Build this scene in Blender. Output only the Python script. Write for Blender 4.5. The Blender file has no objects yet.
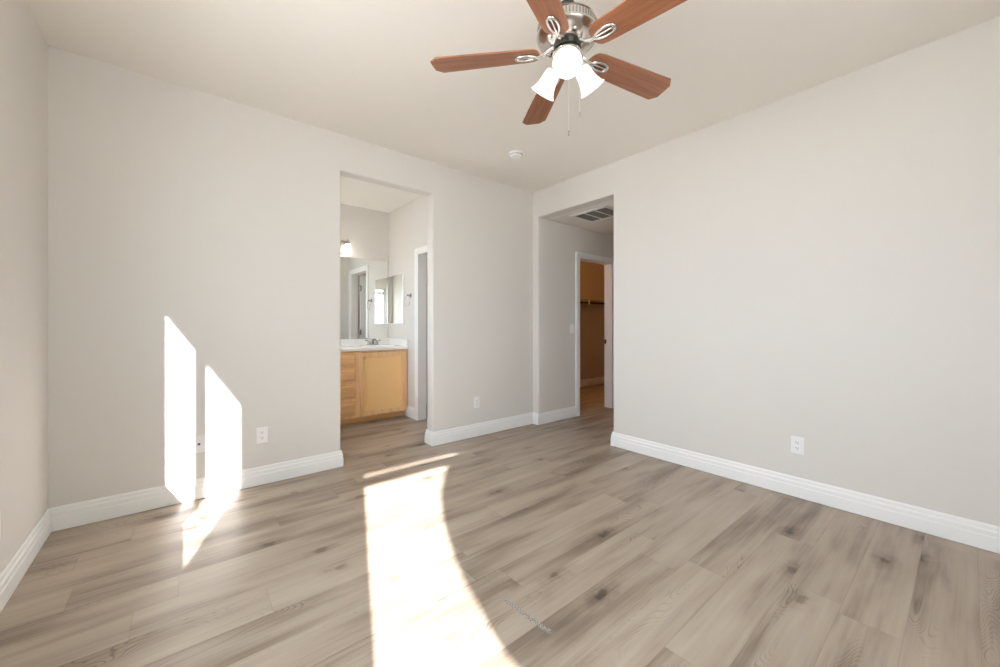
import bpy, bmesh, math, random
from mathutils import Vector, Matrix

PI = math.pi
SC = bpy.context.scene
COL = SC.collection

# ------------------------------------------------------------------ camera, sky, sun, exposure
YAW = 0.881305794
CAM = Vector((-3.22152550, -3.29045314, 1.16108413))
cam_data = bpy.data.cameras.new('camera')
cam_data.sensor_width = 36.0
cam_data.lens = 386.265 / 1000 * 36.0
cam_data.shift_y = -(333.5 - 325.81) / 1000
cam_data.clip_start = 0.02
cam = bpy.data.objects.new('camera', cam_data)
cam.location = CAM
cam.rotation_euler = (PI / 2, 0, YAW - PI / 2)
COL.objects.link(cam)
SC.camera = cam

world = bpy.data.worlds.new('daylight')
SC.world = world
world.use_nodes = True
bg = world.node_tree.nodes['Background']
bg.inputs['Color'].default_value = (0.82, 0.93, 1.04, 1)
bg.inputs['Strength'].default_value = 7.0

SUN_DIR = Vector((0.343, 1.0, -0.546)).normalized()
sun_d = bpy.data.lights.new('sun', 'SUN')
sun_d.energy = 22.0
sun_d.angle = math.radians(0.53)
sun_d.color = (1.0, 0.98, 0.96)
sun = bpy.data.objects.new('sun', sun_d)
sun.rotation_euler = SUN_DIR.to_track_quat('-Z', 'Y').to_euler()
sun.location = (-6, -9, 6)
COL.objects.link(sun)

SC.view_settings.view_transform = 'Standard'
SC.view_settings.look = 'None'
SC.view_settings.gamma = 1.0
SC.view_settings.use_curve_mapping = False
SC.view_settings.exposure = 0.64
SC.cycles.use_denoising = True
SC.cycles.max_bounces = 14
SC.cycles.diffuse_bounces = 10
SC.cycles.glossy_bounces = 6
SC.cycles.transparent_max_bounces = 12
SC.cycles.sample_clamp_indirect = 10.0

# sky portals in the two window openings (they only guide the sampling of the sky)
def portal(name, loc, rot, sx, sy):
    d = bpy.data.lights.new(name, 'AREA')
    d.shape = 'RECTANGLE'
    d.size = sx
    d.size_y = sy
    d.cycles.is_portal = True
    o = bpy.data.objects.new(name, d)
    o.location = loc
    o.rotation_euler = rot
    COL.objects.link(o)

# ------------------------------------------------------------------ dimensions
H = 2.74           # bedroom ceiling
XL = -3.80         # left wall face
YR = -4.30         # rear wall face (behind the camera)
WT = 0.15          # outer wall thickness
BO = (-2.207, -1.347)   # bathroom opening in the back wall
OZ = 2.440         # opening head
HO = (-1.100, -0.088)   # hall opening in the right wall
HZ = 2.434         # hall ceiling
HY = -0.088        # hall left wall face
BX = -0.98         # bathroom right wall face
BXL = -2.68        # bathroom left wall face
BY = 1.862         # bathroom back wall face
CY = 1.385         # closet back wall face
LW = (-3.048, -1.461, 0.935, 2.258)   # left window opening y0 y1 z0 z1
RW = (-3.578, -2.100, 0.935, 2.283)   # rear window opening x0 x1 z0 z1

BW = (0.45, 1.25, 1.10, 2.0)           # added unseen bathroom window for daylight, opening y0 y1 z0 z1
portal('sky_portal_bath', (BXL - 0.16, (BW[0] + BW[1]) / 2, (BW[2] + BW[3]) / 2), (0, -PI / 2, 0), BW[3] - BW[2], BW[1] - BW[0])
portal('sky_portal_left', (XL - 0.16, (LW[0] + LW[1]) / 2, (LW[2] + LW[3]) / 2), (0, -PI / 2, 0), LW[3] - LW[2], LW[1] - LW[0])
portal('sky_portal_rear', ((RW[0] + RW[1]) / 2, YR - 0.16, (RW[2] + RW[3]) / 2), (PI / 2, 0, 0), RW[1] - RW[0], RW[3] - RW[2])

# ------------------------------------------------------------------ materials
def srgb(r, g, b):
    def f(c):
        c /= 255.0
        return c / 12.92 if c <= 0.04045 else ((c + 0.055) / 1.055) ** 2.4
    return (f(r), f(g), f(b), 1.0)

def mat(name, color=(0.8, 0.8, 0.8, 1), rough=0.5, metal=0.0, spec=0.5, emit=None, estr=0.0, bump=None, coat=0.0):
    m = bpy.data.materials.new(name)
    m.use_nodes = True
    nt = m.node_tree
    p = nt.nodes['Principled BSDF']
    p.inputs['Base Color'].default_value = color
    p.inputs['Roughness'].default_value = rough
    p.inputs['Metallic'].default_value = metal
    p.inputs['Specular IOR Level'].default_value = spec
    p.inputs['Coat Weight'].default_value = coat
    if emit:
        p.inputs['Emission Color'].default_value = emit
        p.inputs['Emission Strength'].default_value = estr
    if bump:
        sc, st, dist = bump
        tc = nt.nodes.new('ShaderNodeTexCoord')
        n = nt.nodes.new('ShaderNodeTexNoise')
        n.inputs['Scale'].default_value = sc
        n.inputs['Detail'].default_value = 3
        b = nt.nodes.new('ShaderNodeBump')
        b.inputs['Strength'].default_value = st
        b.inputs['Distance'].default_value = dist
        nt.links.new(tc.outputs['Object'], n.inputs['Vector'])
        nt.links.new(n.outputs['Fac'], b.inputs['Height'])
        nt.links.new(b.outputs['Normal'], p.inputs['Normal'])
    return m

M = {}
M['wall'] = mat('wall_paint', (0.708, 0.682, 0.650, 1), 0.75, spec=0.25, bump=(120, 0.05, 0.002))
M['ceiling'] = mat('ceiling_paint', (0.84, 0.81, 0.765, 1), 0.85, spec=0.2, bump=(90, 0.06, 0.002))
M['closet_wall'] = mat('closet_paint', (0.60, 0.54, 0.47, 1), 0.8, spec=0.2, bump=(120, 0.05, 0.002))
M['trim'] = mat('trim_white', (0.86, 0.86, 0.86, 1), 0.35, spec=0.4)
M['plastic'] = mat('plate_white', (0.86, 0.86, 0.86, 1), 0.3)
M['dark'] = mat('dark_slot', (0.03, 0.03, 0.03, 1), 0.5)
M['nickel'] = mat('brushed_nickel', (0.66, 0.635, 0.60, 1), 0.22, 1.0, bump=(260, 0.03, 0.001))
M['chrome'] = mat('chrome', (0.72, 0.71, 0.69, 1), 0.12, 1.0)
M['gunmetal'] = mat('gunmetal', (0.09, 0.085, 0.08, 1), 0.35, 0.8)
M['bronze'] = mat('dark_bronze', (0.045, 0.03, 0.02, 1), 0.4, 0.6)
M['satin'] = mat('satin_nickel', (0.40, 0.37, 0.33, 1), 0.5, 0.9)
M['dull'] = mat('dull_nickel', (0.36, 0.35, 0.33, 1), 0.25, 1.0)
M['mirror'] = mat('mirror_glass', (0.90, 0.92, 0.90, 1), 0.0, 1.0)
M['counter'] = mat('white_cultured_marble', (0.90, 0.89, 0.87, 1), 0.15, coat=0.3)
M['vinyl'] = mat('vinyl_frame', (0.85, 0.85, 0.84, 1), 0.35)
M['shade'] = mat('frosted_shade', (0.9, 0.9, 0.88, 1), 0.35, emit=(1.0, 0.93, 0.84, 1), estr=0.34)
M['shade_warm'] = mat('frosted_shade_warm', (0.9, 0.88, 0.82, 1), 0.35, emit=(1.0, 0.92, 0.80, 1), estr=5.5)
M['bulb'] = mat('lit_bulb', (1, 1, 1, 1), 0.4, emit=(1.0, 0.89, 0.74, 1), estr=5.0)
M['bulb_dome'] = mat('lit_dome', (1, 1, 1, 1), 0.4, emit=(1.0, 0.93, 0.84, 1), estr=16.0)
M['bulb_warm'] = mat('lit_bulb_warm', (1, 1, 1, 1), 0.4, emit=(1.0, 0.45, 0.12, 1), estr=52.0)
M['concrete'] = mat('patio_concrete', (0.58, 0.55, 0.51, 1), 0.9, bump=(20, 0.2, 0.01))
M['stucco'] = mat('stucco', (0.55, 0.47, 0.38, 1), 0.9, bump=(40, 0.3, 0.01))
M['leaf'] = mat('leaf_green', (0.06, 0.12, 0.03, 1), 0.7, bump=(25, 0.8, 0.05))
M['bark'] = mat('bark', (0.12, 0.08, 0.05, 1), 0.9, bump=(30, 0.6, 0.02))

def glass_mat():
    m = bpy.data.materials.new('window_glass')
    m.use_nodes = True
    nt = m.node_tree
    nt.nodes.clear()
    out = nt.nodes.new('ShaderNodeOutputMaterial')
    mix = nt.nodes.new('ShaderNodeMixShader')
    tr = nt.nodes.new('ShaderNodeBsdfTransparent')
    gl = nt.nodes.new('ShaderNodeBsdfGlossy')
    gl.inputs['Roughness'].default_value = 0.0
    lw = nt.nodes.new('ShaderNodeLayerWeight')
    pw = nt.nodes.new('ShaderNodeMath')
    pw.operation = 'POWER'
    pw.inputs[1].default_value = 5.0
    ad = nt.nodes.new('ShaderNodeMath')
    ad.operation = 'MULTIPLY_ADD'
    ad.inputs[1].default_value = 0.6
    ad.inputs[2].default_value = 0.04
    nt.links.new(lw.outputs['Facing'], pw.inputs[0])
    nt.links.new(pw.outputs[0], ad.inputs[0])
    nt.links.new(ad.outputs[0], mix.inputs['Fac'])
    nt.links.new(tr.outputs[0], mix.inputs[1])
    nt.links.new(gl.outputs[0], mix.inputs[2])
    nt.links.new(mix.outputs[0], out.inputs['Surface'])
    return m
M['glass'] = glass_mat()

class NT:
    """small helper for building node graphs"""
    def __init__(self, m):
        self.nt = m.node_tree
        self.p = self.nt.nodes['Principled BSDF']
    def set(self, sock, v):
        if isinstance(v, bpy.types.NodeSocket):
            self.nt.links.new(v, sock)
        else:
            sock.default_value = v
    def math(self, op, a, b=0.0, c=None, clamp=False):
        n = self.nt.nodes.new('ShaderNodeMath')
        n.operation = op
        n.use_clamp = clamp
        self.set(n.inputs[0], a)
        self.set(n.inputs[1], b)
        if c is not None:
            self.set(n.inputs[2], c)
        return n.outputs[0]
    def comb(self, x, y, z=0.0):
        n = self.nt.nodes.new('ShaderNodeCombineXYZ')
        for i, v in enumerate((x, y, z)):
            self.set(n.inputs[i], v)
        return n.outputs[0]
    def noise(self, vec, scale, detail=3.0, rough=0.5, dist=0.0):
        n = self.nt.nodes.new('ShaderNodeTexNoise')
        self.set(n.inputs['Vector'], vec)
        n.inputs['Scale'].default_value = scale
        n.inputs['Detail'].default_value = detail
        n.inputs['Roughness'].default_value = rough
        n.inputs['Distortion'].default_value = dist
        return n.outputs['Fac']
    def white(self, vec):
        n = self.nt.nodes.new('ShaderNodeTexWhiteNoise')
        n.noise_dimensions = '3D'
        self.set(n.inputs['Vector'], vec)
        return n.outputs['Value']
    def ramp(self, fac, stops):
        n = self.nt.nodes.new('ShaderNodeValToRGB')
        self.set(n.inputs['Fac'], fac)
        cr = n.color_ramp
        while len(cr.elements) < len(stops):
            cr.elements.new(0.5)
        for e, (pos, c) in zip(cr.elements, stops):
            e.position = pos
            e.color = c
        return n.outputs['Color']
    def smooth(self, v, lo, hi):
        n = self.nt.nodes.new('ShaderNodeMapRange')
        n.interpolation_type = 'SMOOTHSTEP'
        self.set(n.inputs['Value'], v)
        n.inputs['From Min'].default_value = lo
        n.inputs['From Max'].default_value = hi
        return n.outputs['Result']
    def mix(self, fac, a, b, blend='MIX'):
        n = self.nt.nodes.new('ShaderNodeMix')
        n.data_type = 'RGBA'
        n.blend_type = blend
        self.set(n.inputs[0], fac)
        self.set(n.inputs[6], a)
        self.set(n.inputs[7], b)
        return n.outputs[2]
    def pos(self):
        tc = self.nt.nodes.new('ShaderNodeTexCoord')
        s = self.nt.nodes.new('ShaderNodeSeparateXYZ')
        self.nt.links.new(tc.outputs['Object'], s.inputs[0])
        return s.outputs[0], s.outputs[1], s.outputs[2]

def floor_mat():
    m = mat('vinyl_planks', rough=0.36, spec=0.35)
    g = NT(m)
    x, y, z = g.pos()
    PW, PL = 0.182, 1.22
    v = g.math('DIVIDE', g.math('ADD', y, 0.043), PW)
    row = g.math('FLOOR', v)
    fv = g.math('FRACT', v)
    rr = g.white(g.comb(row, 3.7, 1.3))
    u = g.math('ADD', g.math('DIVIDE', x, PL), g.math('MULTIPLY', rr, 7.0))
    col = g.math('FLOOR', u)
    fu = g.math('FRACT', u)
    pid = g.white(g.comb(row, col, 0.5))
    pid2 = g.white(g.comb(row, col, 7.5))
    off = g.math('MULTIPLY', pid, 40.0)
    # soft cloudy tone inside each plank, stretched along the plank
    cx = g.math('ADD', g.math('MULTIPLY', x, 0.8), off)
    cyv = g.math('ADD', g.math('MULTIPLY', y, 6.5), g.math('MULTIPLY', pid2, 30.0))
    own = g.noise(g.comb(cx, cyv, off), 1.2, 2.0, 0.5, 0.0)
    shared = g.noise(g.comb(g.math('MULTIPLY', x, 0.9), g.math('MULTIPLY', y, 4.5), 3.0), 1.3, 3.0, 0.55, 0.3)
    cloud = g.math('ADD', g.math('MULTIPLY', own, 0.5), g.math('MULTIPLY', shared, 0.5))
    cloud = g.math('ADD', 0.5, g.math('MULTIPLY', g.math('SUBTRACT', cloud, 0.5), 1.65))
    # fine grain
    gx = g.math('ADD', g.math('MULTIPLY', x, 1.3), off)
    gy = g.math('MULTIPLY', y, 42.0)
    grain = g.noise(g.comb(gx, gy, off), 1.6, 4.0, 0.6, 0.0)
    # cathedral figure: contour lines of a stretched field
    fld = g.noise(g.comb(g.math('ADD', g.math('MULTIPLY', x, 1.6), off), g.math('MULTIPLY', y, 6.5), pid2), 1.3, 1.0, 0.4, 0.25)
    rings = g.math('ABSOLUTE', g.math('SUBTRACT', g.math('FRACT', g.math('MULTIPLY', fld, 38.0)), 0.5))
    rings = g.smooth(rings, 0.30, 0.5)
    rmask = g.smooth(g.noise(g.comb(cx, cyv, 5.0), 1.1, 1.0), 0.56, 0.66)
    rings = g.math('MULTIPLY', rings, rmask)
    # knots
    vor = g.nt.nodes.new('ShaderNodeTexVoronoi')
    g.set(vor.inputs['Vector'], g.comb(g.math('ADD', g.math('MULTIPLY', x, 1.0), g.math('MULTIPLY', off, 0.3)), g.math('MULTIPLY', y, 2.1), 0.0))
    vor.voronoi_dimensions = '2D'
    vor.inputs['Scale'].default_value = 1.55
    wob = g.math('MULTIPLY', g.math('SUBTRACT', g.noise(g.comb(x, y, 0.0), 22.0, 3.0), 0.5), 0.20)
    kd = g.math('ADD', vor.outputs['Distance'], wob)
    sep = g.nt.nodes.new('ShaderNodeSeparateColor')
    g.nt.links.new(vor.outputs['Color'], sep.inputs[0])
    kon = g.math('GREATER_THAN', sep.outputs[0], 0.55)
    knot = g.math('MULTIPLY', g.math('SUBTRACT', 1.0, g.smooth(kd, 0.015, 0.085)), kon)
    halo = g.math('MULTIPLY', g.math('SUBTRACT', 1.0, g.smooth(kd, 0.03, 0.24)), kon)
    tone = g.math('ADD', g.math('MULTIPLY', cloud, 1.10), g.math('MULTIPLY', g.math('SUBTRACT', grain, 0.5), 0.40))
    tone = g.math('ADD', tone, g.math('MULTIPLY', g.math('SUBTRACT', pid, 0.5), 0.09))
    tone = g.math('SUBTRACT', tone, g.math('MULTIPLY', halo, 0.16))
    tone = g.math('SUBTRACT', tone, g.math('MULTIPLY', knot, 0.19))
    tone = g.math('SUBTRACT', tone, g.math('MULTIPLY', rings, 0.20))
    c = g.ramp(tone, [(0.05, srgb(84, 71, 61)), (0.34, srgb(136, 121, 107)), (0.54, srgb(165, 150, 135)), (0.82, srgb(180, 167, 152))])
    # seams
    ev = g.math('MINIMUM', fv, g.math('SUBTRACT', 1.0, fv))
    eu = g.math('MINIMUM', fu, g.math('SUBTRACT', 1.0, fu))
    sv = g.math('LESS_THAN', ev, 0.0075)
    su = g.math('LESS_THAN', eu, 0.0011)
    seam = g.math('MAXIMUM', sv, su)
    c = g.mix(g.math('MULTIPLY', seam, 0.20), c, srgb(80, 68, 58))
    # pale scuffed scratch on the planks in front of the camera
    sx = g.math('SUBTRACT', g.math('SUBTRACT', x, -2.156), g.math('MULTIPLY', g.math('ADD', y, 2.148), -0.097))
    sx = g.math('ABSOLUTE', g.math('ADD', sx, g.math('MULTIPLY', g.math('SUBTRACT', g.noise(g.comb(x, y, 2.0), 30.0, 2.0), 0.5), 0.016)))
    sy = g.math('ABSOLUTE', g.math('ADD', y, 2.148))
    line = g.math('MULTIPLY', g.math('SUBTRACT', 1.0, g.smooth(sx, 0.006, 0.013)), g.math('SUBTRACT', 1.0, g.smooth(sy, 0.12, 0.15)))
    speck = g.noise(g.comb(x, y, 9.0), 260.0, 2.0)
    c = g.mix(g.math('MULTIPLY', line, g.smooth(speck, 0.44, 0.54)), c, srgb(184, 180, 175))
    c = g.mix(g.math('MULTIPLY', line, g.math('MULTIPLY', g.smooth(speck, 0.54, 0.46), 0.9)), c, srgb(86, 82, 80))
    g.set(g.p.inputs['Base Color'], c)
    g.set(g.p.inputs['Roughness'], g.math('ADD', 0.33, g.math('MULTIPLY', grain, 0.10)))
    b = g.nt.nodes.new('ShaderNodeBump')
    b.inputs['Strength'].default_value = 0.12
    b.inputs['Distance'].default_value = 0.002
    g.set(b.inputs['Height'], g.math('SUBTRACT', grain, seam))
    g.nt.links.new(b.outputs['Normal'], g.p.inputs['Normal'])
    return m
M['floor'] = floor_mat()

def wood_mat(name, lo, hi, axis, rough=0.35, sx=1.5, sy=30.0):
    m = mat(name, rough=rough)
    g = NT(m)
    p = list(g.pos())
    sc = [sy, sy, sy]
    sc[axis] = sx
    q = [g.math('MULTIPLY', p[i], sc[i]) for i in range(3)]
    n = g.noise(g.comb(*q), 1.4, 5.0, 0.6, 0.5)
    g.set(g.p.inputs['Base Color'], g.ramp(n, [(0.28, lo), (0.72, hi)]))
    return m
M['blade'] = wood_mat('cherry_blade', srgb(126, 79, 55), srgb(178, 120, 86), 0, 0.32)
M['oak_v'] = wood_mat('honey_maple_upright', srgb(228, 178, 126), srgb(250, 208, 158), 2, 0.4, 1.2, 14)
M['oak_h'] = wood_mat('honey_maple_level', srgb(216, 162, 108), srgb(242, 194, 138), 0, 0.4, 1.2, 14)

# ------------------------------------------------------------------ mesh helpers
class MB:
    def __init__(self):
        self.bm = bmesh.new()
    def _new(self, geom_faces):
        return geom_faces
    def box(self, lo, hi, bevel=0.0, seg=2):
        t = bmesh.new()
        bmesh.ops.create_cube(t, size=1.0)
        s = [hi[i] - lo[i] for i in range(3)]
        for v in t.verts:
            v.co = Vector([lo[i] + (v.co[i] + 0.5) * s[i] for i in range(3)])
        if bevel:
            bmesh.ops.bevel(t, geom=t.edges[:], offset=bevel, segments=seg, profile=0.5, affect='EDGES')
        return self.merge(t)
    def merge(self, t, mtx=None):
        if mtx is not None:
            bmesh.ops.transform(t, matrix=mtx, verts=t.verts)
        vs = [self.bm.verts.new(v.co) for v in t.verts]
        t.verts.index_update()
        for f in t.faces:
            try:
                self.bm.faces.new([vs[v.index] for v in f.verts])
            except ValueError:
                pass
        t.free()
        return self
    def lathe(self, prof, n=32, mtx=None, caps=True):
        """prof: list of (r, z) around local Z"""
        t = bmesh.new()
        rings = []
        for r, z in prof:
            if r < 1e-6:
                rings.append([t.verts.new((0, 0, z))])
            else:
                rings.append([t.verts.new((r * math.cos(2 * PI * k / n), r * math.sin(2 * PI * k / n), z)) for k in range(n)])
        for a, b in zip(rings, rings[1:]):
            for k in range(n):
                k2 = (k + 1) % n
                if len(a) == 1 and len(b) == 1:
                    continue
                if len(a) == 1:
                    t.faces.new((a[0], b[k], b[k2]))
                elif len(b) == 1:
                    t.faces.new((a[k], a[k2], b[0]))
                else:
                    t.faces.new((a[k], a[k2], b[k2], b[k]))
        if caps:
            for rg in (rings[0], rings[-1]):
                if len(rg) > 2:
                    t.faces.new(rg)
        bmesh.ops.recalc_face_normals(t, faces=t.faces[:])
        return self.merge(t, mtx)
    def tube(self, pts, r, n=10, closed=False, scale=None):
        """round tube along points; r number or list"""
        pts = [Vector(p) for p in pts]
        m = len(pts)
        rs = r if isinstance(r, (list, tuple)) else [r] * m
        t = bmesh.new()
        rings = []
        up = None
        for i in range(m):
            if closed:
                d = pts[(i + 1) % m] - pts[i - 1]
            else:
                d = pts[min(i + 1, m - 1)] - pts[max(i - 1, 0)]
            d.normalize()
            if up is None:
                up = d.orthogonal().normalized()
            up = (up - d * up.dot(d))
            up = up.normalized() if up.length > 1e-6 else d.orthogonal().normalized()
            sd = d.cross(up)
            rings.append([t.verts.new(pts[i] + (up * math.cos(2 * PI * k / n) + sd * math.sin(2 * PI * k / n)) * rs[i]) for k in range(n)])
        cnt = m if closed else m - 1
        for i in range(cnt):
            a, b = rings[i], rings[(i + 1) % m]
            best = 0
            if closed and i == m - 1:
                best = min(range(n), key=lambda s: (a[0].co - b[s].co).length)
            for k in range(n):
                t.faces.new((a[k], a[(k + 1) % n], b[(k + 1 + best) % n], b[(k + best) % n]))
        if not closed:
            t.faces.new(rings[0])
            t.faces.new(rings[-1])
        bmesh.ops.recalc_face_normals(t, faces=t.faces[:])
        return self.merge(t)
    def prism(self, outline, lo, hi, axes=(0, 1, 2), bevel_sel=None, bev=0.0, seg=4):
        """outline in plane (axes[0], axes[1]) extruded along axes[2] from lo to hi"""
        t = bmesh.new()
        def P(u, v, w):
            c = [0, 0, 0]
            c[axes[0]], c[axes[1]], c[axes[2]] = u, v, w
            return c
        A = [t.verts.new(P(u, v, lo)) for u, v in outline]
        B = [t.verts.new(P(u, v, hi)) for u, v in outline]
        n = len(outline)
        for i in range(n):
            t.faces.new((A[i], A[(i + 1) % n], B[(i + 1) % n], B[i]))
        t.faces.new(A)
        t.faces.new(B)
        bmesh.ops.recalc_face_normals(t, faces=t.faces[:])
        if bevel_sel and bev:
            es = []
            for e in t.edges:
                if bevel_sel(e.verts[0].co, e.verts[1].co):
                    es.append(e)
            bmesh.ops.bevel(t, geom=es, offset=bev, segments=seg, profile=0.5, affect='EDGES')
        return self.merge(t)
    def build(self, name, m, parent=None, smooth=None, loc=None, rot=None):
        me = bpy.data.meshes.new(name)
        bmesh.ops.recalc_face_normals(self.bm, faces=self.bm.faces[:])
        self.bm.to_mesh(me)
        self.bm.free()
        me.materials.append(m)
        if smooth is not None:
            for p in me.polygons:
                p.use_smooth = True
            me.set_sharp_from_angle(angle=math.radians(smooth))
        o = bpy.data.objects.new(name, me)
        COL.objects.link(o)
        if parent:
            o.parent = parent
        if loc:
            o.location = loc
        if rot:
            o.rotation_euler = rot
        return o

def struct(o):
    o['kind'] = 'structure'
    return o

def tag(o, label, cat, group=None):
    o['label'] = label
    o['category'] = cat
    if group:
        o['group'] = group
    return o

def empty(name, loc=(0, 0, 0), rotz=0.0):
    o = bpy.data.objects.new(name, None)
    o.empty_display_size = 0.1
    o.location = loc
    o.rotation_euler = (0, 0, rotz)
    COL.objects.link(o)
    return o

def dup(root, loc, rotz=0.0):
    r = root.copy()
    COL.objects.link(r)
    r.location = loc
    r.rotation_euler = (0, 0, rotz)
    for ch in list(root.children):
        c = ch.copy()
        COL.objects.link(c)
        c.parent = r
        for gch in list(ch.children):
            d = gch.copy()
            COL.objects.link(d)
            d.parent = c
    return r

# ------------------------------------------------------------------ setting: floor, ceiling, walls
struct(MB().box((XL - WT, YR - WT, -0.10), (3.62, 2.0, 0.0)).build('floor', M['floor']))
struct(MB().box((XL - WT, YR - WT, H), (3.62, 2.0, H + 0.12)).build('ceiling', M['ceiling']))

def near(a, b, e=1e-4):
    return abs(a - b) < e

# back wall with the tall bathroom opening, rounded drywall corners
def sel_back(p, q):
    if not near(p.y, q.y):
        return False
    def on(c):
        return (near(c.x, BO[0]) or near(c.x, BO[1])) or near(c.z, OZ)
    return on(p) and on(q) and not (near(p.z, 0) and near(q.z, 0))
b = MB().prism([(XL - WT, 0), (BO[0], 0), (BO[0], OZ), (BO[1], OZ), (BO[1], 0), (0.13, 0), (0.13, H), (XL - WT, H)],
               0.0, 0.125, (0, 2, 1), sel_back, 0.018)
struct(b.build('wall_back', M['wall'], smooth=40))

# right wall with the hall opening
def sel_right(p, q):
    if not near(p.x, q.x):
        return False
    if near(p.x, 0.13):
        def on(c):
            return near(c.y, HO[0])
    else:
        def on(c):
            return near(c.y, HO[0]) or near(c.y, HO[1]) or near(c.z, HZ)
    return on(p) and on(q) and not (near(p.z, 0) and near(q.z, 0))
b = MB().prism([(YR - WT, 0), (HO[0], 0), (HO[0], HZ), (HO[1], HZ), (HO[1], 0), (0.0, 0), (0.0, H), (YR - WT, H)],
               0.0, 0.13, (1, 2, 0), sel_right, 0.018)
struct(b.build('wall_right', M['wall'], smooth=40))

# left wall around its window
b = MB()
b.box((XL - WT, YR - WT, 0), (XL, LW[0], H)).box((XL - WT, LW[1], 0), (XL, 0, H))
b.box((XL - WT, LW[0], 0), (XL, LW[1], LW[2])).box((XL - WT, LW[0], LW[3]), (XL, LW[1], H))
struct(b.build('wall_left', M['wall']))

# rear wall around its window
b = MB()
b.box((XL, YR - WT, 0), (RW[0], YR, H)).box((RW[1], YR - WT, 0), (0, YR, H))
b.box((RW[0], YR - WT, 0), (RW[1], YR, RW[2])).box((RW[0], YR - WT, RW[3]), (RW[1], YR, H))
struct(b.build('wall_rear', M['wall']))

# hall beyond the right-hand opening
DX = (0.745, 1.455)   # closet door opening
DZ = 2.035
b = MB().prism([(0.13, 0), (DX[0] - 0.02, 0), (DX[0] - 0.02, DZ + 0.02), (DX[1] + 0.02, DZ + 0.02), (DX[1] + 0.02, 0), (3.62, 0), (3.62, H), (0.13, H)],
               HY, 0.03, (0, 2, 1))
struct(b.build('wall_hall_left', M['wall']))
struct(MB().box((0.13, -1.36, 0), (2.6, -1.26, H)).build('wall_hall_right', M['wall']))
struct(MB().box((2.5, -1.26, 0), (2.6, HY, H)).build('wall_hall_end', M['wall']))
struct(MB().box((0.13, -1.26, HZ), (2.5, HY, HZ + 0.1)).build('ceiling_hall', M['ceiling']))

# bathroom beyond the back-wall opening
BD = (0.300, 1.000)   # water closet door opening in the bathroom right wall
b = MB().prism([(0.125, 0), (BD[0] - 0.02, 0), (BD[0] - 0.02, DZ + 0.02), (BD[1] + 0.02, DZ + 0.02), (BD[1] + 0.02, 0), (BY, 0), (BY, H), (0.125, H)],
               BX, BX + 0.11, (1, 2, 0))
struct(b.build('wall_bathroom_right', M['wall']))
struct(MB().box((BXL - 0.15, BY, 0), (0.35, BY + 0.1, H)).build('wall_bathroom_back', M['wall']))
b = MB()
b.box((BXL - 0.15, 0.125, 0), (BXL, BW[0], H)).box((BXL - 0.15, BW[1], 0), (BXL, BY, H))
b.box((BXL - 0.15, BW[0], 0), (BXL, BW[1], BW[2])).box((BXL - 0.15, BW[0], BW[3]), (BXL, BW[1], H))
struct(b.build('wall_bathroom_left', M['wall']))

# closet
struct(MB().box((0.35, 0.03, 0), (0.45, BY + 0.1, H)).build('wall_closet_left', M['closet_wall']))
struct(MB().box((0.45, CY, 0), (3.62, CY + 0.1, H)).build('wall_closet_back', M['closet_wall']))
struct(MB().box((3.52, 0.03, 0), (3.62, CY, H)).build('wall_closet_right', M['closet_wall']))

# ------------------------------------------------------------------ baseboards
BASE = [(0, 0.003), (0.015, 0.003), (0.015, 0.074), (0.0125, 0.080), (0.0125, 0.102), (0.008, 0.110),
        (0.007, 0.126), (0.003, 0.1355), (0, 0.1355)]
def sweep(name, path, prof, m, start=None, end=None):
    """profile swept along a floor path; the room lies to the right of the walking direction"""
    pts = [Vector((p[0], p[1])) for p in path]
    ext = ([Vector(start)] if start else [None]) + pts + ([Vector(end)] if end else [None])
    bm = bmesh.new()
    rings = []
    for i in range(1, len(ext) - 1):
        p = ext[i]
        def nrm(a, c):
            d = (c - a).normalized()
            return Vector((d.y, -d.x))
        ns = []
        if ext[i - 1] is not None:
            ns.append(nrm(ext[i - 1], p))
        if ext[i + 1] is not None:
            ns.append(nrm(p, ext[i + 1]))
        if len(ns) == 2:
            s = ns[0] + ns[1]
            mit = s / (s.dot(ns[0])) if s.length > 1e-6 else ns[0]
        else:
            mit = ns[0]
        rings.append([bm.verts.new((p.x + mit.x * o, p.y + mit.y * o, z)) for o, z in prof])
    n = len(prof)
    for a, c in zip(rings, rings[1:]):
        for k in range(n):
            bm.faces.new((a[k], a[(k + 1) % n], c[(k + 1) % n], c[k]))
    bm.faces.new(rings[0])
    bm.faces.new(rings[-1])
    mb = MB()
    mb.merge(bm)
    return struct(mb.build(name, m))

sweep('baseboard_left', [(XL, YR), (XL, 0)], BASE, M['trim'], start=None, end=(BO[0], 0))
sweep('baseboard_back_left', [(XL, 0), (BO[0], 0), (BO[0], 0.125), (-2.50, 0.125)], BASE, M['trim'], start=(XL, YR))
CW = 0.076    # casing width
sweep('baseboard_back_right', [(BX - 0.015, 0.125), (BO[1], 0.125), (BO[1], 0), (0, 0), (0, HY), (DX[0] - CW, HY)], BASE, M['trim'])
sweep('baseboard_right', [(0.13, -1.26), (0.13, HO[0]), (0, HO[0]), (0, YR)], BASE, M['trim'], end=(XL, YR))
sweep('baseboard_rear', [(0, YR), (XL, YR)], BASE, M['trim'], start=(0, 0), end=(XL, 0))
sweep('baseboard_bathroom', [(BX, 1.38), (BX, BD[1] + CW)], BASE, M['trim'])
sweep('baseboard_closet', [(0.45, CY), (3.52, CY)], BASE, M['trim'])
sweep('baseboard_hall', [(DX[1] + CW, HY), (2.5, HY), (2.5, -1.26), (0.13, -1.26)], BASE, M['trim'])

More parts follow.
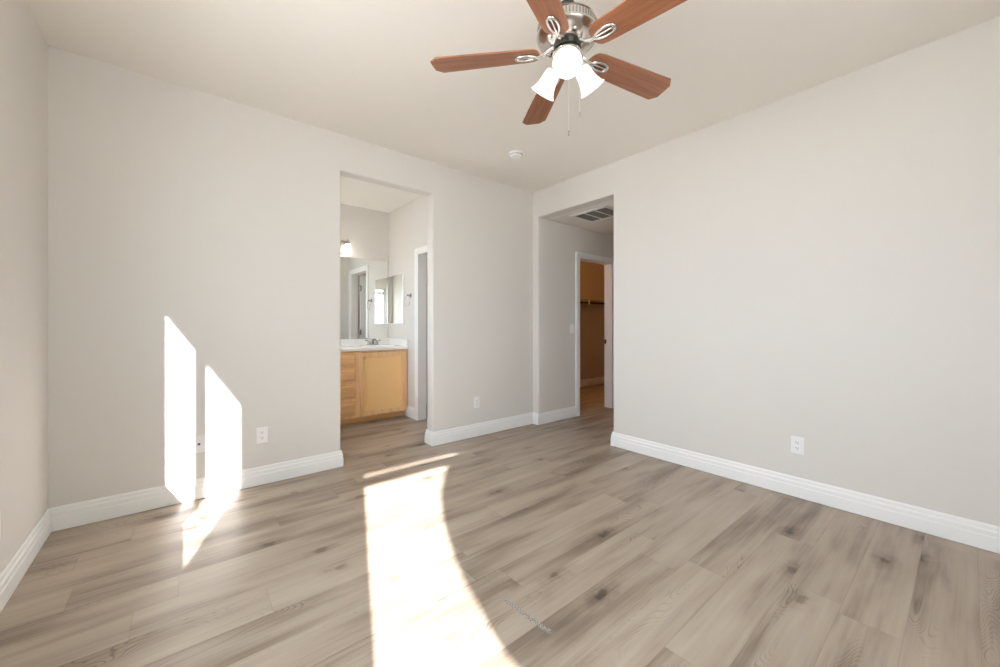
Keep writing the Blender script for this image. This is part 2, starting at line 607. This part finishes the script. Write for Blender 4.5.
# ------------------------------------------------------------------ door frames
def casing(name, o0, o1, face, side, thick0, thick1, axis):
    """casing on one wall face plus the jamb lining.  axis 0: opening runs along x, wall face at y=face"""
    b = MB()
    def bx(u0, u1, w0, w1, z0, z1, bev=0.003):
        w0, w1 = min(w0, w1), max(w0, w1)
        if axis == 0:
            b.box((u0, w0, z0), (u1, w1, z1), bev)
        else:
            b.box((w0, u0, z0), (w1, u1, z1), bev)
    f = face
    def arch(e0, e1, t):
        # door-frame shaped outline from e0 to e1 outside the opening edge, t proud of the wall
        pts = [(o0 - e1, 0), (o0 - e1, DZ + e1), (o1 + e1, DZ + e1), (o1 + e1, 0), (o1 + e0, 0), (o1 + e0, DZ + e0), (o0 - e0, DZ + e0), (o0 - e0, 0)]
        lo, hi = sorted((f, f + side * t))
        b.prism(pts, lo, hi, (0, 2, 1) if axis == 0 else (1, 2, 0))
    arch(-0.004, CW - 0.044, 0.011)
    arch(CW - 0.044, CW - 0.006, 0.017)
    arch(CW - 0.006, CW, 0.013)
    # lining and stop
    bx(o0 - 0.02, o0, thick0, thick1, 0, DZ, 0)
    bx(o1, o1 + 0.02, thick0, thick1, 0, DZ, 0)
    bx(o0 - 0.02, o1 + 0.02, thick0, thick1, DZ, DZ + 0.02, 0)
    return struct(b.build(name, M['trim']))

casing('trim_1', DX[0], DX[1], HY, -1, HY, 0.03, 0)
casing('trim_2', BD[0], BD[1], BX, -1, BX, BX + 0.11, 1)

# strike plate on the closet jamb
sp = MB().box((-0.003, -0.014, -0.03), (0.0, 0.014, 0.03), 0.001)
sp = sp.build('strike_plate', M['bronze'], loc=(DX[1], 0.012, 0.935))
tag(sp, 'small dark strike plate on the pale closet door jamb', 'strike plate')

def panel_door(name, w, h, t=0.035):
    """six panel door: local x from hinge to latch, y thickness, z up"""
    b = MB()
    b.box((0, 0, 0.008), (w, t, h))
    st = 0.10
    pw = (w - 3 * st) / 2
    rows = [(0.22, 0.80), (0.96, 1.56), (1.66, h - 0.10)]
    for y0, y1 in ((-0.006, 0.001), (t - 0.001, t + 0.006)):
        for i in range(2):
            x0 = st + i * (pw + st)
            for z0, z1 in rows:
                # raised moulding ring and field
                b.box((x0, y0, z0), (x0 + pw, y1, z0 + 0.02), 0.003, 1)
                b.box((x0, y0, z1 - 0.02), (x0 + pw, y1, z1), 0.003, 1)
                b.box((x0, y0, z0), (x0 + 0.02, y1, z1), 0.003, 1)
                b.box((x0 + pw - 0.02, y0, z0), (x0 + pw, y1, z1), 0.003, 1)
                b.box((x0 + 0.045, y0 * 0.7, z0 + 0.045), (x0 + pw - 0.045, max(y1 * 0.7, y1 - 0.003), z1 - 0.045), 0.003, 1)
    o = b.build(name, M['trim'])
    struct(o)
    for zz in (0.25, 1.05, 1.80):
        hb = MB().lathe([(0.007, zz - 0.045), (0.007, zz + 0.045)], 12, Matrix.Translation((-0.004, t + 0.004, 0)))
        hb.box((-0.004, t - 0.002, zz - 0.045), (0.03, t + 0.002, zz + 0.045))
        hb.build('hinge', M['nickel'], o)
    k = MB()
    for s in (-1, 1):
        base_y = 0 if s < 0 else t
        mt = Matrix.Translation((w - 0.07, base_y, 0.95)) @ Matrix.Rotation(-s * PI / 2, 4, 'X')
        k.lathe([(0.03, 0), (0.03, 0.006), (0.011, 0.01), (0.011, 0.03), (0.026, 0.04), (0.028, 0.052), (0.018, 0.063), (0, 0.065)], 20, mt)
    k.build('door_knob', M['nickel'], o, smooth=40)
    return o
d = panel_door('door_1', BD[1] - BD[0] - 0.006, 2.025)
d.location = (BX + 0.118, BD[0] + 0.045, 0)
d.rotation_euler = (0, 0, math.radians(8))
d2 = panel_door('door_2', DX[1] - DX[0] - 0.006, 2.025)
d2.location = (DX[0] + 0.036, 0.04, 0)
d2.rotation_euler = (0, 0, PI / 2)

# ------------------------------------------------------------------ windows
def window(name, o0, o1, z0, z1, face, axis, mull=None, bars=()):
    """frame 65 to 115 mm behind the inner wall face, glass in the middle"""
    def bx(b, u0, u1, za, zb, w0=0.065, w1=0.115):
        if axis == 'x':     # opening runs along x, outside is -y
            b.box((u0, face - w1, za), (u1, face - w0, zb))
        else:
            b.box((face - w1, u0, za), (face - w0, u1, zb))
    b = MB()
    F = 0.04
    bx(b, o0, o0 + F, z0, z1)
    bx(b, o1 - F, o1, z0, z1)
    bx(b, o0, o1, z0, z0 + F)
    bx(b, o0, o1, z1 - F, z1)
    if mull:
        bx(b, mull[0], mull[1], z0, z1)
    for (ba, bb) in bars:
        bx(b, o0, o1, ba, bb)
    o = struct(b.build(name, M['vinyl']))
    g = MB()
    bx(g, o0 + F - 0.005, o1 - F + 0.005, z0 + F - 0.005, z1 - F + 0.005, 0.088, 0.092)
    g.build('pane', M['glass'], o)
    return o
window('window_1', LW[0], LW[1], LW[2], LW[3], XL, 'y', mull=(-2.266, -2.210))
window('window_added', BW[0], BW[1], BW[2], BW[3], BXL, 'y')  # unseen window, added to brighten the bathroom with daylight
window('window_2', RW[0], RW[1], RW[2], RW[3], YR, 'x', bars=((2.118, 2.197),))

# ------------------------------------------------------------------ outside: patio, eave, tree
struct(MB().box((-30, -30, -0.30), (30, 30, -0.12)).build('ground', M['concrete']))
struct(MB().box((-4.0, -5.05, 2.80), (1.0, YR - WT, 2.92)).build('roof_eave', M['stucco']))
def tree():
    t = empty('round_tree', (TREE[0], TREE[1], -0.12))
    tag(t, 'round clipped tree shading the rear window from outside', 'tree')
    b = MB().tube([(0, 0, 0), (0.03, 0, 0.7), (0.0, 0.02, TREE[2] - 0.6)], [0.11, 0.085, 0.07], 12)
    b.build('trunk', M['bark'], t, smooth=50)
    bm = bmesh.new()
    bmesh.ops.create_icosphere(bm, subdivisions=5, radius=TREE[3])
    random.seed(4)
    for v in bm.verts:
        v.co *= 1.0 + random.uniform(-0.010, 0.010)
        v.co = Vector((v.co.x + 0.343 * 0.8 * v.co.y, 0.8 * v.co.y, v.co.z - 0.546 * 0.8 * v.co.y))   # crown skewed along the sun, shaped so its shadow edge is round
        v.co.z += TREE[2] + 0.12
    mb = MB()
    mb.merge(bm)
    mb.build('crown', M['leaf'], t)
# crown centre: point of the window plane traced back towards the sun
TC = (-2.152, 1.40)
TD = 1.9
TREE = (TC[0] - 0.343 * TD, YR - TD, TC[1] + 0.546 * TD, 0.925)
tree()

# ------------------------------------------------------------------ ceiling fan
FAN = Vector((-1.887, -2.146, 0.0))
def make_fan():
    root = empty('ceiling_fan', (FAN.x, FAN.y, H))
    tag(root, 'five-blade ceiling fan with brown blades, nickel motor and three lit shades', 'ceiling fan')
    def Z(z):
        return z - H
    MB().lathe([(0.065, Z(2.74)), (0.065, Z(2.725)), (0.055, Z(2.70)), (0.022, Z(2.685))], 32).build('canopy', M['nickel'], root, smooth=35)
    MB().lathe([(0.013, Z(2.70)), (0.013, Z(2.60)), (0.034, Z(2.60)), (0.034, Z(2.53))], 24).build('downrod', M['gunmetal'], root, smooth=35)
    prof = [(0.030, 2.526), (0.075, 2.522), (0.114, 2.513), (0.131, 2.503), (0.135, 2.496), (0.131, 2.493), (0.131, 2.465), (0.136, 2.462), (0.137, 2.452),
            (0.132, 2.444), (0.110, 2.432), (0.085, 2.422), (0.072, 2.418), (0.060, 2.416)]
    mh = MB().lathe([(r, Z(z)) for r, z in prof], 64).build('motor_housing', M['nickel'], root, smooth=35)
    b = MB()
    for k in range(56):
        a = 2 * PI * k / 56
        t = bmesh.new()
        bmesh.ops.create_cube(t, size=1.0)
        bmesh.ops.transform(t, matrix=Matrix.Rotation(a, 4, 'Z') @ Matrix.Translation((0.1308, 0, Z(2.479))) @ Matrix.Diagonal((0.003, 0.0055, 0.023, 1)), verts=t.verts)
        b.merge(t)
    b.build('cooling_slots', M['dull'], mh)
    for k in range(5):
        a = math.radians(60 + 36 + 72 * k)
        b = MB()
        b.lathe([(0.012, 0), (0.0115, -0.005), (0.008, -0.009), (0, -0.010)], 14,
                Matrix.Translation((0.094 * math.cos(a), 0.094 * math.sin(a), Z(2.4265))))
        b.build('screw_cap', M['chrome'], mh, smooth=40)
    MB().lathe([(0.062, Z(2.417)), (0.062, Z(2.392)), (0.045, Z(2.392))], 40).build('hub', M['gunmetal'], root, smooth=35)
    MB().lathe([(0.044, Z(2.394)), (0.052, Z(2.388)), (0.066, Z(2.378)), (0.070, Z(2.362)), (0.066, Z(2.346)), (0.050, Z(2.330)),
                (0.030, Z(2.318)), (0.020, Z(2.306)), (0.010, Z(2.298)), (0, Z(2.296))], 40).build('light_fitter', M['nickel'], root, smooth=40)

    # blades, each with its iron; local +x runs outwards
    out = [(0.134, -0.040), (0.148, -0.052), (0.175, -0.057), (0.40, -0.066), (0.592, -0.072), (0.624, -0.040), (0.624, 0.040), (0.592, 0.072), (0.40, 0.066), (0.175, 0.057),
           (0.148, 0.052), (0.134, 0.040), (0.125, 0.020), (0.123, 0.0), (0.125, -0.020)]
    def blade_mesh():
        return MB().prism(out, -0.003, 0.003)
    def iron_mesh():
        b = MB()
        loop = []
        for k in range(28):
            a = 2 * PI * k / 28
            loop.append((0.185 + 0.047 * math.cos(a), (0.021 + 0.004 * math.cos(a)) * math.sin(a), -0.0085))
        b.tube(loop, 0.0066, 8, closed=True)
        b.tube([(0.140, 0, -0.0085), (0.185, 0, -0.0080), (0.230, 0, -0.0085)], [0.0062, 0.0034, 0.0050], 8)
        b.tube([(0.045, 0, 0.018), (0.070, 0, 0.018), (0.095, 0, 0.004), (0.118, 0, -0.007), (0.142, 0, -0.0085)], [0.011, 0.0105, 0.0098, 0.0088, 0.0075], 10)
        for px, py in ((0.146, 0.0), (0.224, 0.0)):
            b.lathe([(0.006, 0), (0.005, -0.003), (0, -0.004)], 10, Matrix.Translation((px, py, -0.011)))
        return b
    bz = Z(2.388)
    first = blade_mesh().build('blade', M['blade'], root, loc=(0, 0, bz), rot=(math.radians(-11), 0, math.radians(60)))
    iron = iron_mesh().build('blade_iron', M['chrome'], first, smooth=50)
    iron['label'] = 'polished looped nickel bracket'
    for k in range(1, 5):
        o = first.copy()
        COL.objects.link(o)
        o.parent = root
        o.rotation_euler = (math.radians(-11), 0, math.radians(60 + 72 * k))
        i2 = iron.copy()
        COL.objects.link(i2)
        i2.parent = o

    # three shades; one faces the camera
    base = math.radians(220.6)
    for k in range(3):
        a = base + k * 2 * PI / 3
        ca, sa = math.cos(a), math.sin(a)
        neck = Vector((0.070 * ca, 0.070 * sa, Z(2.334)))
        mouth = Vector((0.133 * ca, 0.133 * sa, Z(2.250)))
        ax = (mouth - neck)
        L = ax.length
        q = ax.normalized().to_track_quat('Z', 'Y').to_matrix().to_4x4()
        mt = Matrix.Translation(neck) @ q
        MB().tube([(0.03 * ca, 0.03 * sa, Z(2.355)), (0.06 * ca, 0.06 * sa, Z(2.372)), neck - ax.normalized() * 0.012, neck + ax.normalized() * 0.004],
                  [0.009, 0.009, 0.012, 0.02], 12).build('lamp_arm', M['nickel'], root, smooth=40)
        pr = [(0.022, 0.0), (0.030, 0.003), (0.034, 0.012), (0.037, 0.03), (0.039, 0.05), (0.0440, 0.072), (0.052, 0.092), (0.0610, L),
              (0.0590, L), (0.050, 0.092), (0.0420, 0.072), (0.037, 0.05), (0.035, 0.03), (0.032, 0.014), (0.022, 0.006)]
        s = MB().lathe(pr, 36, mt, caps=False).build('lamp_shade', M['shade'], root, smooth=50)
        MB().lathe([(0.012, 0.006), (0.013, 0.02), (0.021, 0.045), (0.023, 0.058), (0.018, 0.073), (0.008, 0.079), (0, 0.08)], 20, mt, caps=False).build('bulb', M['bulb'], s, smooth=50)
    # pull chains
    rt = Vector((math.sin(YAW), -math.cos(YAW), 0))
    fwd = Vector((math.cos(YAW), math.sin(YAW), 0))
    for name, off, z1 in (('pull_chain', rt * 0.003 - fwd * 0.02, 2.005), ('pull_chain', rt * 0.062 + fwd * 0.03, 2.115)):
        b = MB()
        top = 2.34 if off.length > 0.05 else 2.31
        b.tube([(off.x, off.y, Z(top)), (off.x, off.y, Z(z1 + 0.02))], 0.0005, 6)
        z = z1 + 0.03
        while z < top - 0.02:
            b.lathe([(0, -0.0012), (0.0011, 0), (0, 0.0012)], 6, Matrix.Translation((off.x, off.y, Z(z))))
            z += 0.009
        c = b.build(name, M['plastic'], root)
        MB().lathe([(0, Z(z1 + 0.024)), (0.0028, Z(z1 + 0.02)), (0.004, Z(z1 + 0.006)), (0.003, Z(z1)), (0, Z(z1 - 0.001))], 12,
                   Matrix.Translation((off.x, off.y, 0))).build('fob', M['chrome'], c, smooth=50)
    return root
make_fan()

# smoke detector
sd = MB().lathe([(0.066, 0), (0.066, -0.010), (0.060, -0.013), (0.058, -0.026), (0.050, -0.034), (0.020, -0.037), (0, -0.037)], 40)
sd = sd.build('smoke_detector', M['plastic'], smooth=35, loc=(-0.857, -0.653, H))
tag(sd, 'round white smoke detector on the ceiling beyond the fan', 'smoke detector')
MB().lathe([(0.008, -0.0365), (0.008, -0.0385), (0, -0.039)], 14).build('test_button', M['plastic'], sd)
b = MB()
for k in range(24):
    a = 2 * PI * k / 24
    t = bmesh.new()
    bmesh.ops.create_cube(t, size=1.0)
    bmesh.ops.transform(t, matrix=Matrix.Rotation(a, 4, 'Z') @ Matrix.Translation((0.0588, 0, -0.019)) @ Matrix.Diagonal((0.002, 0.008, 0.006, 1)), verts=t.verts)
    b.merge(t)
b.build('vent_slots', M['dark'], sd)

# ------------------------------------------------------------------ outlets, plates and switch (local: face towards -y)
def plate_mesh(w=0.072, h=0.116):
    return MB().box((-w / 2, -0.006, -h / 2), (w / 2, 0.0, h / 2), 0.0025)
def make_outlet():
    o = plate_mesh().build('wall_outlet', M['plastic'])
    for s in (1, -1):
        zc = 0.0195 * s
        pts = []
        for k in range(24):
            a = 2 * PI * k / 24
            pts.append((0.0165 * math.cos(a), zc + max(-0.0125, min(0.0125, 0.0165 * math.sin(a)))))
        f = MB().prism(pts, -0.0082, -0.005, (0, 2, 1)).build('socket', M['plastic'], o)
        b = MB()
        b.box((-0.0078, -0.0086, zc - 0.001), (-0.0052, -0.0080, zc + 0.008))
        b.box((0.0052, -0.0086, zc + 0.0), (0.0078, -0.0080, zc + 0.007))
        b.lathe([(0.0025, -0.0003), (0.0025, 0.0003)], 12, Matrix.Translation((0, -0.0083, zc - 0.007)) @ Matrix.Rotation(PI / 2, 4, 'X'))
        b.build('slots', M['dark'], f)
    MB().lathe([(0.003, 0), (0.003, 0.0015), (0, 0.002)], 10, Matrix.Translation((0, -0.006, 0)) @ Matrix.Rotation(PI / 2, 4, 'X')).build('screw', M['plastic'], o)
    return o
o1 = make_outlet()
o1.location = (-2.767, 0, 0.362)
tag(o1, 'white wall outlet on the back wall just right of the sunlit patches', 'outlet', 'wall outlets')
o2 = dup(o1, (-0.829, 0, 0.357))
tag(o2, 'white wall outlet on the back wall between bathroom opening and far corner', 'outlet', 'wall outlets')
o3 = dup(o1, (0, -2.553, 0.352), -PI / 2)
tag(o3, 'white wall outlet alone low on the right wall', 'outlet', 'wall outlets')
o4 = dup(o1, (XL, -0.80, 0.345), PI / 2)
tag(o4, 'white wall outlet on the left wall, cut by the frame edge', 'outlet', 'wall outlets')

cx = plate_mesh().build('coax_plate', M['plastic'], loc=(-3.131, 0, 0.367))
tag(cx, 'white cable plate with one dark jack between two sunlit patches', 'wall plate')
MB().lathe([(0.0075, 0), (0.0075, 0.004), (0.005, 0.004), (0.005, 0.011), (0, 0.011)], 14, Matrix.Translation((0, -0.005, 0)) @ Matrix.Rotation(PI / 2, 4, 'X')).build('cable_jack', M['gunmetal'], cx)

sw = plate_mesh(0.074, 0.118).build('light_switch', M['plastic'], loc=(0.600, HY, 1.125))
tag(sw, 'white rocker light switch beside the closet door casing', 'light switch')
MB().box((-0.0165, -0.0095, -0.033), (0.0165, -0.005, 0.033), 0.002).build('rocker', M['plastic'], sw)

# ------------------------------------------------------------------ return air grille on the hall ceiling
def grille():
    x0, x1, y0, y1 = 0.235, 0.640, -0.860, -0.365
    r = empty('air_return_grille', ((x0 + x1) / 2, (y0 + y1) / 2, HZ))
    tag(r, 'white return air grille with dark louvres on the hall ceiling', 'vent')
    hx, hy = (x1 - x0) / 2, (y1 - y0) / 2
    f = 0.032
    b = MB()
    b.box((-hx, -hy, -0.014), (-hx + f, hy, 0), 0.004)
    b.box((hx - f, -hy, -0.014), (hx, hy, 0), 0.004)
    b.box((-hx, -hy, -0.014), (hx, -hy + f, 0), 0.004)
    b.box((-hx, hy - f, -0.014), (hx, hy, 0), 0.004)
    for t in (-1 / 3, 1 / 3):
        b.box((-hx + f, t * (hy - f) - 0.007, -0.012), (hx - f, t * (hy - f) + 0.007, 0))
    b.build('frame', M['plastic'], r)
    MB().box((-hx + f, -hy + f, -0.002), (hx - f, hy - f, -0.0005)).build('backing', M['dark'], r)
    b = MB()
    n = 18
    for k in range(n):
        xx = -hx + f + (k + 0.5) * (2 * hx - 2 * f) / n
        t = bmesh.new()
        bmesh.ops.create_cube(t, size=1.0)
        bmesh.ops.transform(t, matrix=Matrix.Translation((xx, 0, -0.007)) @ Matrix.Rotation(math.radians(40), 4, 'Y') @ Matrix.Diagonal((0.010, 2 * (hy - f), 0.001, 1)), verts=t.verts)
        b.merge(t)
    b.build('louvres', mat('grille_louvre', (0.17, 0.155, 0.135, 1), 0.5), r)
grille()

# ------------------------------------------------------------------ bathroom vanity
VF = 1.300       # cabinet face
CZ = 0.865       # cabinet top
VL, VR = BXL + 0.006, BX - 0.006
def vanity():
    root = empty('vanity_cabinet', ((VL + VR) / 2, VF, 0))
    tag(root, 'honey-coloured wooden bathroom vanity with doors and drawers under white countertop', 'vanity cabinet')
    ox = -(VL + VR) / 2
    def X(x):
        return x + ox
    b = MB()
    yb = BY - VF - 0.004
    b.box((X(VL), 0.0, 0.075), (X(VL) + 0.018, yb, CZ)).box((X(VR) - 0.018, 0.0, 0.075), (X(VR), yb, CZ))
    b.box((X(VL), 0.0, 0.075), (X(VR), yb, 0.093)).box((X(VL), yb - 0.008, 0.075), (X(VR), yb, CZ))
    b.box((X(VL), 0.0, 0.093), (X(VR), 0.012, CZ))
    b.build('body', M['oak_v'], root)
    MB().box((X(VL), 0.075, 0.0), (X(VR - 0.0), 0.095, 0.076)).build('toe_kick', M['oak_h'], root)
    # face frame
    b = MB()
    xs = [(VL, -2.632), (-2.122, -2.064), (-1.648, -1.582), (-1.028, VR)]
    for a, c in xs:
        b.box((X(a), -0.004, 0.075), (X(c), 0.002, CZ))
    b.box((X(VL), -0.0035, 0.075), (X(VR), 0.002, 0.10))
    b.box((X(VL), -0.0035, 0.825), (X(VR), 0.002, CZ))
    for z in (0.2925, 0.4975, 0.675):
        b.box((X(-2.07), -0.0035, z - 0.015), (X(-1.64), 0.002, z + 0.015))
    b.build('face_frame', M['oak_v'], root)
    def knob(x, z, parent):
        MB().lathe([(0.006, 0), (0.005, 0.010), (0.013, 0.017), (0.0145, 0.023), (0.009, 0.029), (0, 0.030)], 18,
                   Matrix.Translation((X(x), -0.022, z)) @ Matrix.Rotation(PI / 2, 4, 'X')).build('knob', M['dull'], parent, smooth=45)
    for x0, x1, kx in ((-1.588, -1.022, -1.552), (-2.638, -2.114, -2.150)):
        z0, z1 = 0.085, 0.835
        b = MB()
        s = 0.052
        b.box((X(x0), -0.023, z0), (X(x0 + s), -0.004, z1), 0.0035)
        b.box((X(x1 - s), -0.023, z0), (X(x1), -0.004, z1), 0.0035)
        b.box((X(x0 + s - 0.002), -0.0225, z0), (X(x1 - s + 0.002), -0.004, z0 + s), 0.0035)
        b.box((X(x0 + s - 0.002), -0.0225, z1 - s), (X(x1 - s + 0.002), -0.004, z1), 0.0035)
        d = b.build('cabinet_door', M['oak_v'], root)
        MB().box((X(x0 + s - 0.004), -0.013, z0 + s - 0.004), (X(x1 - s + 0.004), -0.004, z1 - s + 0.004)).build('door_panel', mat('maple_panel', srgb(250, 204, 143), 0.4), d)
        knob(kx, 0.775, d)
    for z0, z1 in ((0.690, 0.835), (0.515, 0.660), (0.307, 0.478), (0.105, 0.278)):
        b = MB()
        b.box((X(-2.072), -0.015, z0), (X(-1.642), -0.004, z1), 0.002, 2)
        b.box((X(-2.054), -0.026, z0 + 0.018), (X(-1.660), -0.010, z1 - 0.018), 0.010, 2)
        d = b.build('drawer', M['oak_h'], root)
        knob(-1.857, (z0 + z1) / 2, d)
vanity()

# countertop with two integral basins
def countertop():
    x0, x1 = BXL + 0.002, BX - 0.002
    y0, y1 = 1.268, BY - 0.002
    z0, z1 = CZ + 0.001, CZ + 0.038
    root = empty('vanity_countertop', ((x0 + x1) / 2, VF, z0))
    tag(root, 'white solid countertop with raised splash behind the sink basin', 'countertop')
    NX, NY = 150, 56
    bm = bmesh.new()
    top, bot = {}, {}
    centers = [(-1.250, 1.555), (-2.410, 1.555)]
    for i in range(NX + 1):
        for j in range(NY + 1):
            x = x0 + (x1 - x0) * i / NX
            y = y0 + (y1 - y0) * j / NY
            z = z1
            for cxx, cyy in centers:
                r = math.hypot((x - cxx) / 0.215, (y - cyy) / 0.165)
                if r < 1:
                    z -= 0.125 * min(1.0, (1 - r * r) ** 0.65 * 1.05)
            if j == 0:
                z -= 0.004
            top[i, j] = bm.verts.new((x, y, z))
            if j < 2:
                pass
    for i in range(NX):
        for j in range(NY):
            bm.faces.new((top[i, j], top[i + 1, j], top[i + 1, j + 1], top[i, j + 1]))
    border = [(i, 0) for i in range(NX + 1)] + [(NX, j) for j in range(1, NY + 1)] + [(i, NY) for i in range(NX - 1, -1, -1)] + [(0, j) for j in range(NY - 1, 0, -1)]
    bv = [bm.verts.new((top[k].co.x, top[k].co.y, z0)) for k in border]
    n = len(border)
    for k in range(n):
        bm.faces.new((top[border[k]], top[border[(k + 1) % n]], bv[(k + 1) % n], bv[k]))
    for v in bm.verts:
        v.co -= Vector(root.location)
    mb = MB()
    mb.merge(bm)
    mb.build('counter_slab', M['counter'], root, smooth=50)
    rl = root.location
    def bx(name, lo, hi):
        MB().box([lo[i] - rl[i] for i in range(3)], [hi[i] - rl[i] for i in range(3)], 0.004).build(name, M['counter'], root)
    bx('back_splash', (x0, BY - 0.022, z1 - 0.002), (x1, BY - 0.001, z1 + 0.085))
    bx('side_splash', (BX - 0.020, y0 + 0.004, z1 - 0.002), (BX - 0.001, BY - 0.02, z1 + 0.085))
    return z1
CT = countertop()

def faucet(x, y, z):
    root = empty('faucet', (x, y, z))
    b = MB()
    pts = [(0.078 * math.cos(2 * PI * k / 32) , 0.027 * math.sin(2 * PI * k / 32)) for k in range(32)]
    b.prism(pts, 0, 0.016)
    b.build('base_plate', M['dull'], root, smooth=40)
    MB().tube([(0, 0.005, 0.012), (0, 0.002, 0.05), (0, -0.02, 0.075), (0, -0.06, 0.080), (0, -0.10, 0.068), (0, -0.108, 0.052)], [0.019, 0.016, 0.014, 0.012, 0.011, 0.011], 14).build('spout', M['dull'], root, smooth=50)
    for s in (-1, 1):
        b = MB()
        b.lathe([(0.021, 0.014), (0.018, 0.035), (0.014, 0.048), (0, 0.052)], 18, Matrix.Translation((0.052 * s, 0, 0)))
        b.tube([(0.052 * s, 0, 0.044), (0.075 * s, -0.004, 0.060), (0.105 * s, -0.008, 0.068)], [0.008, 0.007, 0.006], 10)
        b.build('handle', M['dull'], root, smooth=45)
    return root
f1 = faucet(-1.250, 1.765, CT)
tag(f1, 'two-handle nickel faucet on the white countertop below the mirror', 'faucet')

# wall mirror above the splash
mr = empty('wall_mirror', (-1.84, BY, 0.99))
tag(mr, 'large frameless wall mirror above the vanity countertop', 'mirror')
MB().box((-0.83, -0.006, 0.0), (0.833, -0.0015, 1.068)).build('mirror_glass', M['mirror'], mr)
b = MB()
b.box((-0.83, -0.010, -0.006), (0.833, -0.001, 0.004))
b.box((0.829, -0.0075, 0.0), (0.834, -0.001, 1.068))
b.build('edge_channel', M['chrome'], mr)

# medicine cabinet on the bathroom right wall
def medicine():
    y0, y1, z0, z1 = 1.395, 1.838, 1.185, 1.850
    r = empty('medicine_cabinet', (BX, (y0 + y1) / 2, z0))
    tag(r, 'mirrored medicine cabinet on the bathroom side wall beside the large mirror', 'medicine cabinet')
    hy = (y1 - y0) / 2
    MB().box((-0.018, -hy, 0), (-0.0005, hy, z1 - z0), 0.002).build('frame', M['plastic'], r)
    MB().box((-0.024, -hy + 0.010, 0.010), (-0.0182, hy - 0.006, z1 - z0 - 0.010), 0.0015).build('mirror_door', M['mirror'], r)
medicine()

# towel ring
tr = empty('towel_ring', (BX, 1.205, 1.545))
tag(tr, 'small metal towel ring between medicine cabinet and bathroom door casing', 'towel ring')
b = MB().lathe([(0.026, 0), (0.026, 0.006), (0.018, 0.012), (0.010, 0.016), (0.009, 0.045), (0.012, 0.05), (0, 0.054)], 20, Matrix.Rotation(-PI / 2, 4, 'Y'))
b.build('mount', M['dull'], tr, smooth=40)
ring = [(-0.048, 0.066 * math.sin(2 * PI * k / 36), -0.068 + 0.066 * math.cos(2 * PI * k / 36)) for k in range(36)]
MB().tube(ring, 0.0032, 8, closed=True).build('ring', M['nickel'], tr, smooth=60)

# vanity light: a bar with three bell shades
def vanity_light():
    root = empty('vanity_light', (-1.895, BY, 2.215))
    tag(root, 'nickel bar light with lit bell shade above the bathroom mirror', 'wall light')
    MB().box((-0.37, -0.022, -0.115), (0.37, -0.001, 0.045), 0.006).build('back_plate', M['satin'], root)
    for dx in (-0.31, 0, 0.31):
        MB().tube([(dx, -0.02, 0.0), (dx, -0.07, 0.012), (dx, -0.105, 0.012), (dx, -0.115, 0.0), (dx, -0.115, -0.012)], [0.008, 0.008, 0.009, 0.014, 0.022], 12).build('lamp_arm', M['nickel'], root, smooth=45)
        MB().lathe([(0.004, 0.012), (0.006, 0.03), (0.003, 0.05), (0, 0.07)], 12, Matrix.Translation((dx, -0.110, 0))).build('finial', M['nickel'], root, smooth=45)
        pr = [(0.024, -0.010), (0.033, -0.016), (0.036, -0.05), (0.042, -0.09), (0.052, -0.13), (0.050, -0.13), (0.040, -0.09), (0.034, -0.05), (0.031, -0.018), (0.022, -0.014)]
        s = MB().lathe(pr, 28, Matrix.Translation((dx, -0.115, 0)), caps=False).build('lamp_shade', M['shade_warm'], root, smooth=50)
        MB().lathe([(0.012, -0.014), (0.02, -0.05), (0.022, -0.07), (0.012, -0.095), (0, -0.10)], 16, Matrix.Translation((dx, -0.115, 0)), caps=False).build('bulb', M['shade_warm'], s, smooth=50)
vanity_light()

# ------------------------------------------------------------------ closet shelf, rod and lamp
sh = empty('closet_shelf', (1.985, CY, 1.60))
tag(sh, 'long shelf across the closet back wall above the dark hanging rod', 'shelf')
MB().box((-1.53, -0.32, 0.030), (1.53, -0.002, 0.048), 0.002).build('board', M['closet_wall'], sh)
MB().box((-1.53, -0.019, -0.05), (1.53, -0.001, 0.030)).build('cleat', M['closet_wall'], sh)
for bxx in (-0.55, 0.475):
    b = MB()
    b.box((bxx - 0.012, -0.31, 0.022), (bxx + 0.012, -0.02, 0.029))
    b.box((bxx - 0.012, -0.026, -0.22), (bxx + 0.012, -0.019, 0.029))
    b.tube([(bxx, -0.295, 0.02), (bxx, -0.16, -0.05), (bxx, -0.03, -0.19)], 0.006, 8)
    b.box((bxx - 0.013, -0.325, -0.055), (bxx + 0.013, -0.300, 0.024), 0.003)
    b.build('bracket', M['plastic'], sh)
rod = MB().tube([(0.452, CY - 0.29, 1.578), (3.518, CY - 0.29, 1.578)], 0.017, 16).build('closet_rod', M['bronze'], smooth=40)
tag(rod, 'dark metal hanging rod under the closet shelf', 'closet rod')

def dome_light(name, loc, label, m):
    r = empty(name, loc)
    tag(r, label, 'ceiling light')
    MB().lathe([(0.12, 0), (0.12, -0.02), (0.105, -0.028)], 32).build('base_ring', M['nickel'], r, smooth=40)
    MB().lathe([(0.105, -0.026), (0.095, -0.06), (0.06, -0.085), (0, -0.095)], 32, caps=False).build('dome', m, r, smooth=60)
dome_light('closet_ceiling_light', (1.30, 1.02, H), 'warm glowing dome light on the closet ceiling', M['bulb_warm'])
dome_light('water_closet_light', (-0.25, 1.0, H), 'dome light on the ceiling behind the bathroom side door', M['bulb_dome'])
